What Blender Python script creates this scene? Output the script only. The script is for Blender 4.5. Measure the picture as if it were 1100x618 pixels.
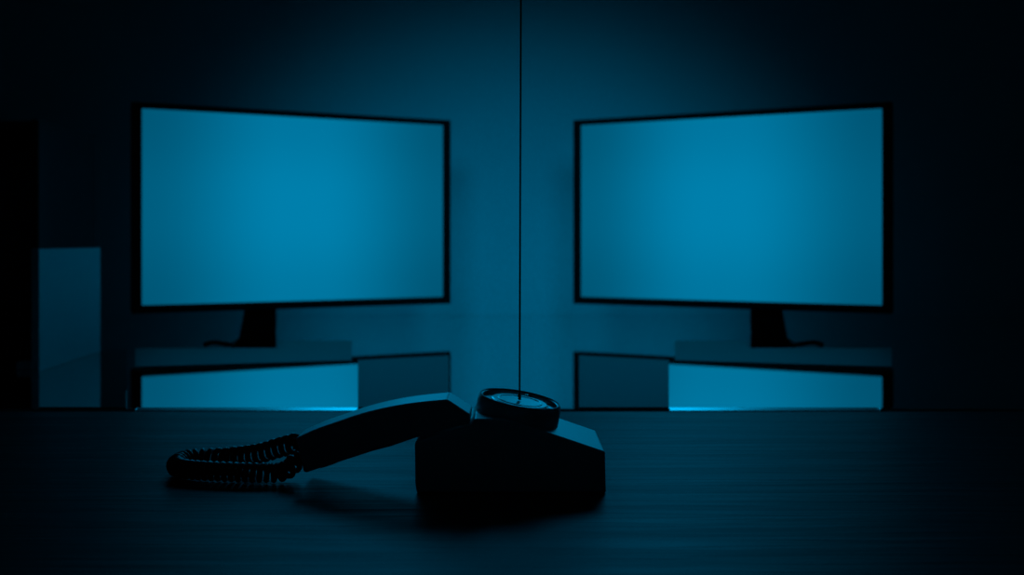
import bpy, bmesh, math, random
from mathutils import Vector, Matrix
random.seed(4)
S = bpy.context.scene
for o in list(bpy.data.objects):
    bpy.data.objects.remove(o)
COL = S.collection
T = 0.74          # table-top height above the floor; builders below work relative to it
EYE = 0.20        # camera above the table top
FPX = 1150.0

# ---------------------------------------------------------------- camera
cd = bpy.data.cameras.new('camera')
cam = bpy.data.objects.new('camera', cd); COL.objects.link(cam)
cam.location = (0, 0, T + EYE); cam.rotation_euler = (math.pi / 2, 0, 0)
cd.sensor_width = 36; cd.lens = 36 * FPX / 1100
cd.shift_y = -52 / 1100
cd.clip_start = 0.02
cd.dof.use_dof = True; cd.dof.focus_distance = 0.87; cd.dof.aperture_fstop = 6.0
S.camera = cam

# ---------------------------------------------------------------- light
w = bpy.data.worlds.new('world'); S.world = w; w.use_nodes = True
w.node_tree.nodes['Background'].inputs[0].default_value = (0.0, 0.35, 0.65, 1)
w.node_tree.nodes['Background'].inputs[1].default_value = 0.0
S.view_settings.view_transform = 'Standard'; S.view_settings.look = 'None'
S.view_settings.gamma = 1; S.view_settings.exposure = 0
S.view_settings.use_curve_mapping = False

def light(name, kind, loc, aim, energy, color, **kw):
    d = bpy.data.lights.new(name, kind); d.energy = energy; d.color = color
    for k, v in kw.items(): setattr(d, k, v)
    o = bpy.data.objects.new(name, d); COL.objects.link(o)
    o.location = Vector(loc) + Vector((0, 0, T))
    o.rotation_euler = (Vector(aim) - Vector(loc)).to_track_quat('-Z', 'Y').to_euler()
    return o
BLUE = (0.0, 0.44, 0.90)
for sx in (-1, 1):
    light('wall_spot', 'SPOT', (sx * 0.22, 1.2, 0.72), (sx * 0.16, 2.8, 0.13), 10.0, BLUE, spot_size=math.radians(54), spot_blend=1.0, shadow_soft_size=0.12)
for sx in (-1, 1):
    light('high_back_light', 'AREA', (sx * 0.34, 2.5, 0.88), (sx * 0.08, 1.1, 0.0), 0.18, BLUE, shape='DISK', size=0.42, spread=math.radians(70))  # unseen pair: height follows the phone shadow, spread suits the edge highlights
    light('wall_fill_light', 'AREA', (sx * 0.36, 2.50, 0.20), (sx * 0.30, 2.8, 0.18), 0.22, BLUE, shape='RECTANGLE', size=0.30, size_y=0.16)  # added unseen fill, lifting the wall under and behind the monitors

# ---------------------------------------------------------------- materials
def newmat(name):
    m = bpy.data.materials.new(name); m.use_nodes = True
    return m, m.node_tree.nodes, m.node_tree.links
def plain(name, c, rough=0.5, metal=0.0, noise=0.08, scale=30, bump=0.0, spec=0.5, ior=1.45):
    m, n, l = newmat(name); b = n['Principled BSDF']
    tc = n.new('ShaderNodeTexCoord'); nz = n.new('ShaderNodeTexNoise'); nz.inputs['Scale'].default_value = scale
    nz.inputs['Detail'].default_value = 4
    l.new(tc.outputs['Object'], nz.inputs['Vector'])
    r = n.new('ShaderNodeValToRGB')
    r.color_ramp.elements[0].color = [x * (1 - noise) for x in c] + [1]
    r.color_ramp.elements[1].color = [min(1, x * (1 + noise)) for x in c] + [1]
    l.new(nz.outputs['Fac'], r.inputs[0]); l.new(r.outputs[0], b.inputs['Base Color'])
    b.inputs['Roughness'].default_value = rough; b.inputs['Metallic'].default_value = metal
    b.inputs['Specular IOR Level'].default_value = spec; b.inputs['IOR'].default_value = ior
    if bump:
        bp = n.new('ShaderNodeBump'); bp.inputs['Strength'].default_value = bump; bp.inputs['Distance'].default_value = 0.001
        l.new(nz.outputs['Fac'], bp.inputs['Height']); l.new(bp.outputs[0], b.inputs['Normal'])
    return m
def wood_mat(name, c0, c1, rough):
    m, n, l = newmat(name); b = n['Principled BSDF']
    tc = n.new('ShaderNodeTexCoord'); mp = n.new('ShaderNodeMapping'); mp.inputs['Scale'].default_value = (4.0, 60, 60)
    nz = n.new('ShaderNodeTexNoise'); nz.inputs['Scale'].default_value = 1.6; nz.inputs['Detail'].default_value = 6
    nz.inputs['Distortion'].default_value = 0.6
    l.new(tc.outputs['Object'], mp.inputs[0]); l.new(mp.outputs[0], nz.inputs['Vector'])
    mp2 = n.new('ShaderNodeMapping'); mp2.inputs['Scale'].default_value = (1.0, 5, 5)
    wv = n.new('ShaderNodeTexWave'); wv.wave_type = 'BANDS'; wv.bands_direction = 'Y'
    wv.inputs['Scale'].default_value = 1.0; wv.inputs['Distortion'].default_value = 5.0; wv.inputs['Detail'].default_value = 3
    l.new(tc.outputs['Object'], mp2.inputs[0]); l.new(mp2.outputs[0], wv.inputs['Vector'])
    mx = n.new('ShaderNodeMix'); mx.inputs[0].default_value = 0.15
    l.new(nz.outputs['Fac'], mx.inputs[2]); l.new(wv.outputs['Fac'], mx.inputs[3])
    r = n.new('ShaderNodeValToRGB'); r.color_ramp.elements[0].position = 0.3; r.color_ramp.elements[1].position = 0.7
    r.color_ramp.elements[0].color = (*c0, 1); r.color_ramp.elements[1].color = (*c1, 1)
    l.new(mx.outputs[0], r.inputs[0]); l.new(r.outputs[0], b.inputs['Base Color'])
    bp = n.new('ShaderNodeBump'); bp.inputs['Strength'].default_value = 0.8; bp.inputs['Distance'].default_value = 0.0012
    l.new(mx.outputs[0], bp.inputs['Height']); l.new(bp.outputs[0], b.inputs['Normal'])
    rr = n.new('ShaderNodeMapRange'); rr.inputs[3].default_value = rough + 0.1; rr.inputs[4].default_value = rough - 0.08
    l.new(mx.outputs[0], rr.inputs[0]); l.new(rr.outputs[0], b.inputs['Roughness'])
    b.inputs['Specular IOR Level'].default_value = 0.27
    return m
def screen_mat():
    # a displayed blue picture: plain blue, softly darker towards its rim
    m, n, l = newmat('lit_screen')
    for x in list(n):
        if x.type == 'BSDF_PRINCIPLED': n.remove(x)
    out = n['Material Output']
    tc = n.new('ShaderNodeTexCoord'); sp = n.new('ShaderNodeSeparateXYZ')
    l.new(tc.outputs['Generated'], sp.inputs[0])
    def axis(idx, inner):
        a = n.new('ShaderNodeMath'); a.operation = 'SUBTRACT'; a.inputs[1].default_value = 0.5
        l.new(sp.outputs[idx], a.inputs[0])
        b_ = n.new('ShaderNodeMath'); b_.operation = 'ABSOLUTE'; l.new(a.outputs[0], b_.inputs[0])
        c = n.new('ShaderNodeMapRange'); c.interpolation_type = 'SMOOTHSTEP'
        c.inputs[1].default_value = 0.5; c.inputs[2].default_value = 0.05; c.inputs[3].default_value = inner; c.inputs[4].default_value = 1.0
        l.new(b_.outputs[0], c.inputs[0]); return c
    ax, az = axis(0, 0.52), axis(2, 0.85)
    mu = n.new('ShaderNodeMath'); mu.operation = 'MULTIPLY'; l.new(ax.outputs[0], mu.inputs[0]); l.new(az.outputs[0], mu.inputs[1])
    e = n.new('ShaderNodeEmission'); e.inputs[0].default_value = (0.0, 0.212, 0.412, 1)
    l.new(mu.outputs[0], e.inputs[1]); l.new(e.outputs[0], out.inputs[0])
    return m
M = dict(
    wall=plain('painted_wall', (0.55, 0.55, 0.55), 0.9, scale=6, noise=0.05, bump=0.1),
    ceil=plain('ceiling_paint', (0.25, 0.25, 0.25), 0.9),
    floor=wood_mat('floor_boards', (0.02, 0.018, 0.015), (0.05, 0.04, 0.035), 0.5),
    table=wood_mat('dark_table_wood', (0.006, 0.006, 0.006), (0.040, 0.038, 0.038), 0.45),
    edge=plain('dark_edge', (0.01, 0.01, 0.01), 0.6),
    mirror=plain('polished_desk_glass', (0.84, 0.84, 0.84), 0.025, 1.0, noise=0.01),
    strip=plain('highlight_edge_strip', (1.0, 1.0, 1.0), 0.34, 1.0, noise=0.03),
    screen_dim=plain('dim_screen_reflection', (0.46, 0.46, 0.46), 0.75, noise=0.05, scale=80),
    panel_dim=plain('dim_panel_reflection', (0.28, 0.28, 0.28), 0.04, 1.0, noise=0.01),
    plate=plain('satin_stand_plate', (0.22, 0.22, 0.22), 0.55, noise=0.03),
    neck=plain('matt_black_stand', (0.002, 0.002, 0.002), 0.9, spec=0.0),
    bezel=plain('black_bezel_plastic', (0.004, 0.004, 0.004), 0.6, spec=0.2),
    screen=screen_mat(),
    phone=plain('black_phone_plastic', (0.12, 0.12, 0.12), 0.36, noise=0.2, scale=60, spec=0.9, ior=3.6),
    rim=plain('satin_dial_rim', (0.05, 0.05, 0.05), 0.35, 0.3),
    plate2=plain('satin_dial_plate', (0.62, 0.62, 0.62), 0.30, 0.9, noise=0.1, scale=200),
    ring=plain('polished_dial_ring', (0.95, 0.95, 0.95), 0.3, 1.0),
    cord=plain('black_cord_plastic', (0.006, 0.006, 0.006), 0.3, spec=0.7),
    line=plain('dark_string', (0.01, 0.01, 0.012), 0.8, spec=0.2),
    white=plain('white_board', (0.8, 0.8, 0.8), 0.6, noise=0.03),
    shelf=plain('black_shelf', (0.02, 0.02, 0.02), 0.6),
    binder=plain('dark_binder', (0.05, 0.05, 0.055), 0.6),
)

# ---------------------------------------------------------------- helpers
def pt(px, py, Y):
    return Vector(((px - 550) / FPX * Y, Y, EYE - (py - 257) / FPX * Y))
def fl(px, py, z=0.0):
    Y = (EYE - z) * FPX / (py - 257); return Vector(((px - 550) / FPX * Y, Y, z))
def thing(name, label, cat, loc, group=None):
    o = bpy.data.objects.new(name, None); COL.objects.link(o)
    o.location = Vector(loc) + Vector((0, 0, T)); o.empty_display_size = 0.02
    o['label'] = label; o['category'] = cat
    if group: o['group'] = group
    return o
WORLD = {}
def obj(name, bm, mat, parent=None, origin=None, smooth=False, bevel=0.0, seg=2, kind=None, label=None, cat=None):
    """bm is in table-top coordinates; the object keeps its origin at the parent's base or at `origin`"""
    me = bpy.data.meshes.new(name)
    bmesh.ops.recalc_face_normals(bm, faces=bm.faces)
    bw = Vector((0, 0, T))
    if parent is not None:
        chain = Vector(parent.location); p = parent.parent
        while p: chain += Vector(p.location); p = p.parent
        org = chain; off = Vector((0, 0, 0))
    else:
        org = Vector(origin or (0, 0, 0)) + bw; off = org
    bmesh.ops.translate(bm, verts=bm.verts, vec=bw - org)
    bm.to_mesh(me); bm.free()
    me.materials.append(mat)
    if smooth:
        for p in me.polygons: p.use_smooth = True
    o = bpy.data.objects.new(name, me); COL.objects.link(o); o.location = off
    if parent is not None: o.parent = parent
    if bevel:
        md = o.modifiers.new('bevel', 'BEVEL'); md.width = bevel; md.segments = seg; md.limit_method = 'ANGLE'; md.angle_limit = math.radians(35)
        md.harden_normals = False
    if kind: o['kind'] = kind
    if label: o['label'] = label
    if cat: o['category'] = cat
    return o
def box(bm, x0, x1, y0, y1, z0, z1):
    v = [bm.verts.new(p) for p in [(x0,y0,z0),(x1,y0,z0),(x1,y1,z0),(x0,y1,z0),(x0,y0,z1),(x1,y0,z1),(x1,y1,z1),(x0,y1,z1)]]
    for f in [(0,1,2,3),(4,5,6,7),(0,1,5,4),(1,2,6,5),(2,3,7,6),(3,0,4,7)]: bm.faces.new([v[i] for i in f])
    return bm
def prism(bm, pts, vec):
    a = [bm.verts.new(p) for p in pts]; b = [bm.verts.new(Vector(p) + Vector(vec)) for p in pts]
    bm.faces.new(a); bm.faces.new(b[::-1]); n = len(pts)
    for i in range(n): bm.faces.new([a[i], a[(i+1) % n], b[(i+1) % n], b[i]])
    return bm
def lathe(bm, prof, mat4, seg=96, cap=True):
    rings = []
    for r, z in prof:
        if r < 1e-6: rings.append([bm.verts.new(mat4 @ Vector((0, 0, z)))])
        else: rings.append([bm.verts.new(mat4 @ Vector((r*math.cos(2*math.pi*i/seg), r*math.sin(2*math.pi*i/seg), z))) for i in range(seg)])
    for A, B in zip(rings, rings[1:]):
        for i in range(seg):
            j = (i+1) % seg
            if len(A) == 1 and len(B) == 1: continue
            if len(A) == 1: bm.faces.new([A[0], B[j], B[i]])
            elif len(B) == 1: bm.faces.new([A[i], A[j], B[0]])
            else: bm.faces.new([A[i], A[j], B[j], B[i]])
    return bm
def tube(bm, pts, r, seg=8):
    pts = [Vector(p) for p in pts]; prev = None; up = None
    for k, p in enumerate(pts):
        d = (pts[min(k+1, len(pts)-1)] - pts[max(k-1, 0)]).normalized()
        if up is None: up = d.orthogonal().normalized()
        up = (up - d * up.dot(d)).normalized(); s = d.cross(up)
        ring = [bm.verts.new(p + (up*math.cos(2*math.pi*i/seg) + s*math.sin(2*math.pi*i/seg)) * r) for i in range(seg)]
        if prev:
            for i in range(seg): bm.faces.new([prev[i], prev[(i+1) % seg], ring[(i+1) % seg], ring[i]])
        else: bm.faces.new(ring[::-1])
        prev = ring
    bm.faces.new(prev)
    return bm
def catmull(P, n):
    P = [Vector(p) for p in P]; P = [2*P[0]-P[1]] + P + [2*P[-1]-P[-2]]; out = []
    for i in range(1, len(P)-2):
        for k in range(n):
            t = k / n; a, b, c, d = P[i-1:i+3]
            out.append(0.5*((2*b) + (c-a)*t + (2*a-5*b+4*c-d)*t*t + (3*b-a-3*c+d)*t**3))
    out.append(P[-2]); return out

# ---------------------------------------------------------------- room
RX, RY0, RY1, CZ = 2.3, -1.4, 2.8, 1.86
obj('floor', box(bmesh.new(), -RX, RX, RY0, RY1, -T-0.05, -T), M['floor'], kind='structure')
obj('ceiling', box(bmesh.new(), -RX, RX, RY0, RY1, CZ, CZ+0.05), M['ceil'], kind='structure')
obj('wall_back', box(bmesh.new(), -RX, RX, RY1, RY1+0.08, -T, CZ), M['wall'], kind='structure')
obj('wall_front', box(bmesh.new(), -RX, RX, RY0-0.08, RY0, -T, CZ), M['wall'], kind='structure')
obj('wall_left', box(bmesh.new(), -RX-0.08, -RX, RY0, RY1, -T, CZ), M['wall'], kind='structure')
obj('wall_right', box(bmesh.new(), RX, RX+0.08, RY0, RY1, -T, CZ), M['wall'], kind='structure')
obj('baseboard_back', box(bmesh.new(), -RX, RX, RY1-0.012, RY1, -T, -T+0.09), M['wall'], kind='structure', bevel=0.003)

# ---------------------------------------------------------------- wooden table in front
tb = thing('wooden_table', 'dark wood-grained table in the foreground carrying the black telephone', 'table', (0, 0.8, -T))
obj('tabletop', box(bmesh.new(), -1.15, 1.15, 0.30, 1.243, -0.032, 0), M['table'], tb, bevel=0.0025)
obj('apron', box(bmesh.new(), -1.05, 1.05, 0.36, 1.18, -0.11, -0.032), M['table'], tb, bevel=0.002)
for sx in (-1, 1):
    for y in (0.37, 1.11):
        b = bmesh.new(); x = sx * 1.04
        prism(b, [(x-0.03, y, -0.032), (x+0.03, y, -0.032), (x+0.03, y+0.06, -0.032), (x-0.03, y+0.06, -0.032)], (0, 0, -T+0.032))
        obj('leg', b, M['table'], tb, bevel=0.004)

# ---------------------------------------------------------------- mirror-topped desk behind
YD = 1.262
dk = thing('glass_topped_desk', 'long desk behind the table with a mirror-polished top under both monitors', 'desk', (0, 2.0, -T))
obj('desktop', box(bmesh.new(), -2.2, 2.2, YD+0.009, RY1-0.002, -0.010, 0), M['mirror'], dk, bevel=0.0003, label='mirror-polished glass top')
obj('frame', box(bmesh.new(), -2.18, 2.18, YD+0.006, RY1-0.004, -0.05, -0.010), M['edge'], dk)
for x in (-2.15, -0.02, 2.11):
    obj('leg', box(bmesh.new(), x, x+0.04, YD+0.02, RY1-0.02, -T, -0.05), M['edge'], dk, bevel=0.003)
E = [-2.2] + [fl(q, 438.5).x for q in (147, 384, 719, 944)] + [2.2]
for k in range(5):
    lit = k in (1, 3); y0, y1 = YD, YD+0.009  # lit lengths get a tilted, whitened top that puts in the edge highlight
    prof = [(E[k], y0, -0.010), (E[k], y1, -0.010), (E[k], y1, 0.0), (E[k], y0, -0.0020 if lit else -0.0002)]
    obj('edge_trim', prism(bmesh.new(), prof, (E[k+1]-E[k], 0, 0)), M['strip'] if lit else M['mirror'], dk, label='edge strip whitened and tilted to put in a highlight' if lit else None)

# two added satin sheets dimming part of each screen reflection in the desk
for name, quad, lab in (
    ('reflection_dimmer', [(384.5, 439), (482, 439), (482, 383), (384.5, 388)], 'added slate sheet that dims the desk reflection of the left monitor'),
    ('reflection_dimmer', [(622, 439), (718.5, 439), (718.5, 388), (622, 383)], 'added slate sheet that dims the desk reflection of the right monitor')):
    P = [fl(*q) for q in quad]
    o = obj(name, prism(bmesh.new(), [(p.x, max(p.y, YD+0.001), 0.0002) for p in P], (0, 0, 0.0014)), M['screen_dim'], origin=((P[0].x+P[1].x)/2, 1.45, 0), bevel=0.0004, label=lab, cat='reflection dimmer')
    o['group'] = 'added sheets dimming the screen reflections'

P = [fl(41, 439), fl(136, 439), fl(136, 376), fl(116, 376.5), fl(43, 401)]  # added dark sheet, cut to where the white panel's reflection is dimmer
obj('reflection_dimmer', prism(bmesh.new(), [(p.x, max(p.y, YD+0.001), 0.0002) for p in P], (0, 0, 0.0014)), M['panel_dim'], origin=(P[0].x, 1.45, 0), bevel=0.0003, label='added dark sheet that dims the desk reflection of the white upright panel', cat='reflection dimmer')

# ---------------------------------------------------------------- monitors
def monitor(s, label):
    """s=-1 left, +1 right. Outer edge nearer the camera, inner edge farther."""
    O = Vector((s*0.7425, 2.09, 0)); I = Vector((s*0.138, 2.42, 0))
    c = (O+I)/2; u = (I-O).normalized(); L = (I-O).length
    nrm = Vector((-s*abs(u.y), -abs(u.x), 0))      # towards the viewer
    z0, z1 = 0.0537, 0.4690
    root = thing('computer_monitor', label, 'monitor', (c.x, c.y, 0), 'widescreen monitors on the glass desk')
    def F(a, d, z): v = O + u*a + nrm*d; return Vector((v.x, v.y, z))
    def slab(a0, a1, d0, d1, za, zb):
        return prism(bmesh.new(), [F(a0, d0, za), F(a1, d0, za), F(a1, d0, zb), F(a0, d0, zb)], nrm*(d1-d0))
    # casing: back body + bezel ring
    obj('casing', slab(0.002, L-0.002, -0.030, -0.004, z0+0.002, z1-0.002), M['bezel'], root, bevel=0.004)
    obj('rear_cover', slab(0.16, L-0.16, -0.050, -0.029, z0+0.07, z1-0.09), M['bezel'], root, bevel=0.008)
    bz, bt, bb = 0.0195, 0.0125, 0.0165
    b = bmesh.new()
    outer = [F(0, 0, z0), F(L, 0, z0), F(L, 0, z1), F(0, 0, z1)]
    inner = [F(bz, 0, z0+bb), F(L-bz, 0, z0+bb), F(L-bz, 0, z1-bt), F(bz, 0, z1-bt)]
    back = -nrm*0.006
    vo = [b.verts.new(p) for p in outer]; vi = [b.verts.new(p) for p in inner]
    wo = [b.verts.new(p+back) for p in outer]; wi = [b.verts.new(p+back) for p in inner]
    for i in range(4):
        j = (i+1) % 4
        b.faces.new([vo[i], vo[j], vi[j], vi[i]]); b.faces.new([wo[i], wi[i], wi[j], wo[j]])
        b.faces.new([vo[i], wo[i], wo[j], vo[j]]); b.faces.new([vi[i], vi[j], wi[j], wi[i]])
    obj('bezel', b, M['bezel'], root, bevel=0.0012)
    # screen mesh in its own local frame, so its picture follows the panel
    w2, h2 = L-2*bz, z1-bt-z0-bb
    me = bpy.data.meshes.new('screen'); bb_ = bmesh.new()
    box(bb_, -w2/2, w2/2, -0.001, 0.0, -h2/2, h2/2); bb_.to_mesh(me); bb_.free(); me.materials.append(M['screen'])
    sc = bpy.data.objects.new('screen', me); COL.objects.link(sc); sc.parent = root
    cs = F(L/2, -0.0028, (z0+bb+z1-bt)/2); sc.location = cs - Vector((c.x, c.y, 0))
    sc.rotation_euler = (0, 0, math.atan2(nrm.x, -nrm.y)); sc['label'] = 'glowing blank blue screen'
    # stand: sloping foot that runs under the panel to an upright behind it
    def mir(px): return px if s < 0 else 1103-px
    def at(px, Y): return (mir(px)-550)/FPX*Y
    b = bmesh.new()
    prof = [(1.972, 0.004), (1.972, 0.008), (2.20, 0.0475), (2.262, 0.0475), (2.262, 0.010), (2.10, 0.004)]
    prof = [(1.972, 0.003), (1.972, 0.009), (2.215, 0.043), (2.285, 0.047), (2.300, 0.16), (2.318, 0.16), (2.318, 0.003)]
    L0 = [Vector((at(255.5 if Y < 2.1 else 262, Y), Y, z)) for Y, z in prof]
    R0 = [Vector((at(292.5 if Y < 2.1 else 297, Y), Y, z)) for Y, z in prof]
    va = [b.verts.new(p) for p in L0]; vb = [b.verts.new(p) for p in R0]
    b.faces.new(va); b.faces.new(vb[::-1])
    for i in range(len(va)):
        j = (i+1) % len(va); b.faces.new([va[i], va[j], vb[j], vb[i]])
    obj('stand_neck', b, M['neck'], root, bevel=0.002)
    # hinge arm to the panel back
    h0 = F(0.24, -0.035, 0.13); h1 = Vector((at(279, 2.31), 2.31, 0.13))
    obj('hinge', tube(bmesh.new(), [h0, h1], 0.014, 16), M['bezel'], root, smooth=True)
    q = [(145, 394), (378, 387), (378, 366), (300, 366), (300, 374), (145, 374)]
    P = [fl(mir(a), y, 0.003) for a, y in q]
    obj('base_plate', prism(bmesh.new(), [(p.x, p.y, 0.0002) for p in P], (0, 0, 0.0028)), M['plate'], root, bevel=0.0008, label='flat satin base plate')
    b = bmesh.new()
    f0 = fl(mir(219), 373.5); f1 = fl(mir(246), 374)
    tube(b, catmull([(f0.x, f0.y, 0.005), (f0.x*0.6+f1.x*0.4, f0.y, 0.0095), (f1.x, f1.y+0.005, 0.006), (f1.x-s*-0.006, f1.y+0.08, 0.005), (f1.x-s*-0.004, f1.y+0.2, 0.005)], 6), 0.0050, 10)
    obj('cable', b, M['bezel'], root, smooth=True)
    return root
monitor(-1, 'left glowing monitor, turned inward beside the upright white panel')
monitor(1, 'right glowing monitor, turned inward at the empty end of the desk')

# ---------------------------------------------------------------- things at the left end of the desk
A, B = fl(42, 400), fl(108, 378)
d = (B-A).normalized(); side = Vector((-d.y, d.x, 0)); zt = 0.185
pn = thing('upright_panel', 'white upright panel standing on the desk beside the left monitor', 'panel', ((A.x+B.x)/2, (A.y+B.y)/2, 0))
obj('board', prism(bmesh.new(), [A, B, B+Vector((0,0,zt)), A+Vector((0,0,zt))], side*0.012), M['white'], pn, bevel=0.0015)
for t in (0.15, 0.85):
    c = A.lerp(B, t) + side*0.012
    obj('foot', prism(bmesh.new(), [c-d*0.01, c+d*0.01, c+d*0.01+Vector((0,0,0.012)), c-d*0.01+Vector((0,0,0.012))], side*0.035), M['white'], pn, bevel=0.001)

sh = thing('desktop_shelf', 'black shelf unit at the far left end of the desk', 'shelf', (-1.05, 2.08, 0))
X0, X1, Y0, Y1, H = -1.28, -0.862, 1.95, 2.22, 0.418
obj('side_panel', box(bmesh.new(), X1-0.014, X1, Y0, Y1, 0, H), M['shelf'], sh, bevel=0.001)
obj('side_panel', box(bmesh.new(), X0, X0+0.014, Y0, Y1, 0, H), M['shelf'], sh, bevel=0.001)
obj('back_panel', box(bmesh.new(), X0+0.014, X1-0.014, Y1-0.006, Y1, 0, H), M['shelf'], sh)
for z in (0.0, 0.030, 0.080, H-0.014):
    obj('shelf_board', box(bmesh.new(), X0+0.014, X1-0.014, Y0+0.002, Y1-0.006, z, z+0.012), M['shelf'], sh, bevel=0.001)
x = X1-0.02
labs = ['rightmost', 'second from the right', 'third from the right']
for k, (wd, h) in enumerate([(0.045, 0.27), (0.05, 0.255), (0.04, 0.28)]):
    r = thing('ring_binder', 'dark ring binder in the black shelf unit, %s in its row' % labs[k], 'binder', (x-wd/2, 2.08, 0.0925), 'binders in the black shelf unit')
    obj('cover', box(bmesh.new(), x-wd, x, Y0+0.02, Y1-0.02, 0.0925, 0.0925+h), M['binder'], r, bevel=0.003)
    b = bmesh.new(); lathe(b, [(0.0, 0), (0.011, 0), (0.011, 0.0012), (0.008, 0.0012), (0.008, 0.0004), (0, 0.0004)], Matrix.Translation((x-wd/2, Y0+0.0195, 0.0925+0.05)) @ Matrix.Rotation(math.pi/2, 4, 'X'), 24)
    obj('finger_ring', b, M['shelf'], r)
    x -= wd + 0.002

# ---------------------------------------------------------------- telephone
YF, YB = 0.8425, 0.935
ph = thing('telephone', 'black desk telephone with a round dial, a string coming down to it', 'telephone', (0.012, 0.888, 0))
def fp(px, py): return pt(px, py, YF)
body = [(447.5, 530), (446, 520), (445.5, 476), (449, 474), (506, 457.5), (509, 450), (543, 450), (592, 465.5), (650, 485.5), (651, 530)]
bp = [fp(*q) for q in body]
for p in bp: p.z = max(p.z, 0.0)
obj('base', prism(bmesh.new(), bp, (0, YB-YF, 0)), M['phone'], ph, bevel=0.0016, seg=3)
for fx in (-0.06, 0.06):
    for fy in (YF+0.015, YB-0.015):
        obj('rubber_foot', lathe(bmesh.new(), [(0, 0), (0.006, 0), (0.006, 0.001), (0, 0.001)], Matrix.Translation((fx, fy, -0.0)), 20), M['edge'], ph)
# dial on the slope of the base
nrm = Vector((math.sin(math.radians(9.7)), -math.sin(math.radians(3.4)), 1)).normalized()
dc = pt(558.7, 429, 0.886)
DM = Matrix.Translation(dc) @ nrm.to_track_quat('Z', 'Y').to_matrix().to_4x4()
R = 0.0343
dl = obj('dial_housing', lathe(bmesh.new(), [(0, -0.026), (R-0.001, -0.026), (R, -0.024), (R+0.0004, -0.006), (R, -0.0012), (R-0.001, 0.0), (R-0.0024, 0.0), (R-0.0032, -0.0006), (R-0.0036, -0.0036), (0, -0.0036)], DM), M['phone'], ph)
for p in dl.data.polygons: p.use_smooth = True
em = dl.modifiers.new('split', 'EDGE_SPLIT'); em.split_angle = math.radians(40)
obj('dial_rim', lathe(bmesh.new(), [(R-0.0022, 0.0002), (R-0.0020, 0.0007), (R-0.0010, 0.0007), (R-0.0006, 0.0001), (R-0.0014, -0.0004), (R-0.0022, 0.0002)], DM), M['rim'], dl, smooth=True, label='thin pale rim')
pl = obj('dial_plate', lathe(bmesh.new(), [(0, -0.0012), (0.0225, -0.0012), (0.0238, -0.0018), (0.0240, -0.0036), (0, -0.0036)], DM), M['plate2'], dl, label='pale satin centre disc')
obj('dial_ring', lathe(bmesh.new(), [(0.0172, -0.0013), (0.0175, -0.0007), (0.0186, -0.0007), (0.0190, -0.0013), (0.0172, -0.0013)], DM), M['ring'], dl, smooth=True, label='bright ring')
for ang in (150, 6, 262):
    a = math.radians(ang); rr = 0.0272
    bm_ = lathe(bmesh.new(), [(0, -0.0036), (0.0020, -0.0036), (0.0020, -0.0012), (0.0013, -0.0006), (0, -0.0004)], DM @ Matrix.Translation((rr*math.cos(a), rr*math.sin(a), 0)), 20)
    obj('dial_screw', bm_, M['ring'], dl, smooth=True, label='shiny screw head')

# handset: one end in the cradle, the other hanging over the table to the left
def hY(px): return 0.876 + (0.843-0.876)*(px-318)/(508-318)
top = catmull([(317.5, 471, 0), (340, 461, 0), (363, 453, 0), (390, 444, 0), (420, 436.8, 0), (450, 432, 0), (480.5, 429, 0)], 4)
hp = [(p.x, p.y) for p in top] + [(505.5, 445.5), (504.5, 456), (490, 459), (447, 470.5), (420, 479.8), (400, 485), (360, 498), (329, 508), (326, 507)]
hs = thing('telephone_handset', 'black handset lying off its cradle with a coiled cord on its low end', 'handset', (-0.10, 0.88, 0.03))
hv = [pt(a, b_, hY(a)) for a, b_ in hp]
hd = Vector((0, 1, 0)) * 0.040
hb = obj('grip', prism(bmesh.new(), hv, hd), M['phone'], hs, bevel=0.0012, seg=3)
# earpiece cap under the cradle end is hidden; mouthpiece cap on the underside of the low end
u = (hv[-6] - hv[-2]).normalized()
mc = (hv[-2].lerp(hv[-6], 0.16)) + Vector((0, 0.020, 0))
for side_t, nm in ((0.20, 'mouthpiece'),):
    c = hv[-2].lerp(hv[-6], side_t) + hd*0.5
    down = Vector((u.z, 0, -u.x)).normalized()
    MM = Matrix.Translation(c) @ down.to_track_quat('Z', 'Y').to_matrix().to_4x4()
    obj(nm, lathe(bmesh.new(), [(0, -0.002), (0.0145, -0.002), (0.0145, 0.0006), (0.0125, 0.0014), (0, 0.0014)], MM, 48), M['edge'], hb)
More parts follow.
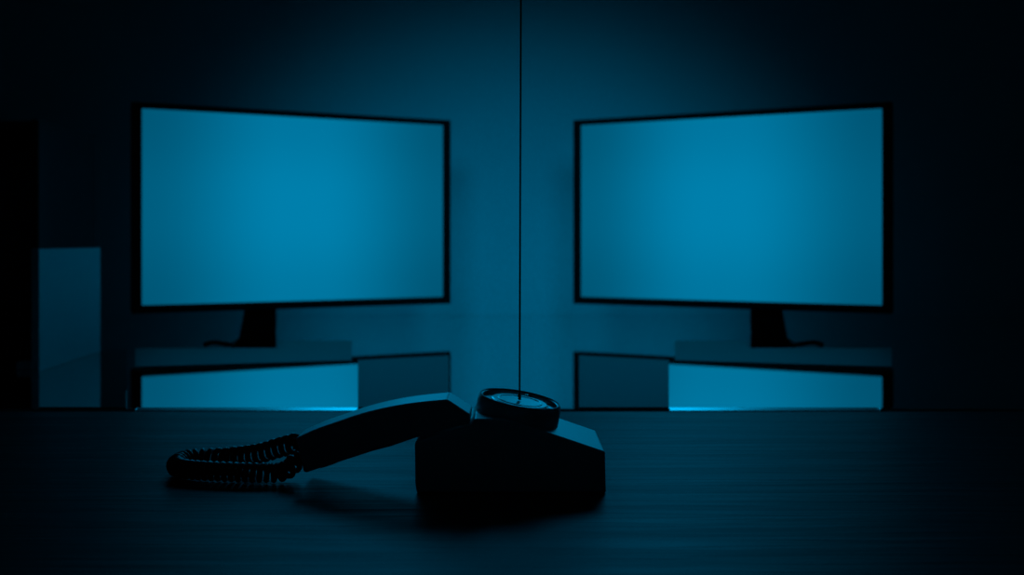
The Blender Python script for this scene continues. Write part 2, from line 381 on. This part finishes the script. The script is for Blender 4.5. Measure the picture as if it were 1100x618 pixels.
# coiled cord
cp = [(326, 474, .895), (315, 477, .900), (300, 481, .908), (280, 487, .918), (255, 490.5, .930), (228, 492.5, .938), (204, 495, .932), (190.5, 499, .912), (193, 504, .893), (215, 507, .884), (250, 509.5, .878), (280, 510.5, .876), (300, 508.5, .877), (312, 502.5, .883), (318, 495, .888), (325, 489, .890)]
path = [pt(*q) for q in cp]
for p in path: p.z = max(p.z, 0.0088)
path = catmull(path, 24)
Lc = [0]
for a, b_ in zip(path, path[1:]): Lc.append(Lc[-1] + (b_-a).length)
def along(s):
    for i in range(len(path)-1):
        if Lc[i+1] >= s:
            t = (s-Lc[i])/max(1e-9, Lc[i+1]-Lc[i]); return path[i].lerp(path[i+1], t), (path[i+1]-path[i]).normalized()
    return path[-1], (path[-1]-path[-2]).normalized()
hel = []; s = 0.0; a = 0.0; ds = 0.00036
while s < Lc[-1]:
    c, dd = along(s); f = s/Lc[-1]
    pitch = 0.0078 if f < 0.32 else (0.0058 if f > 0.48 else 0.0078 - 0.0020*(f-0.32)/0.16)
    sidev = dd.cross(Vector((0, 0, 1))).normalized(); upv = sidev.cross(dd)
    big = 0.0066 if f < 0.3 else 0.0060
    rr = big * min(1, 0.25 + s/0.010, 0.25 + (Lc[-1]-s)/0.012)
    hel.append(c + (sidev*math.cos(a) + upv*math.sin(a))*rr)
    s += ds; a += 2*math.pi*ds/pitch
cord = obj('coiled_cord', tube(bmesh.new(), hel, 0.0024, 8), M['cord'], hs, smooth=True, label='tight black coil looping out to the left')
for q in ((319, 475, .893), (320, 494, .889)):
    c = pt(*q); obj('cord_plug', tube(bmesh.new(), [c, c+Vector((-0.006, 0.004, -0.001 if q[1] < 480 else -0.003))], 0.0035, 12), M['cord'], hs, smooth=True)

# ---------------------------------------------------------------- string hanging from the ceiling
end = DM @ Vector((-0.0012, 0.0, -0.0004))
up1 = pt(559.6, 0, 0.886); dirv = (up1-end); topv = end + dirv * ((CZ - end.z)/dirv.z)
st = thing('hanging_string', 'thin dark string hanging straight down onto the telephone dial', 'string', (topv.x, topv.y, CZ))
obj('line', tube(bmesh.new(), [end + (topv-end)*t for t in [i/24 for i in range(25)]], 0.00075, 8), M['line'], st, smooth=True)
b = bmesh.new()
tube(b, [end + Vector((0.0010*math.cos(a*0.9), 0.0010*math.sin(a*0.9), 0.0002 + 0.0045*a/20)) for a in range(21)], 0.0006, 6)
obj('knot', b, M['line'], st, smooth=True)
obj('ceiling_hook', lathe(bmesh.new(), [(0, 0), (0.012, 0), (0.012, -0.003), (0.004, -0.008), (0, -0.008)], Matrix.Translation(topv), 24), M['line'], st, smooth=True)
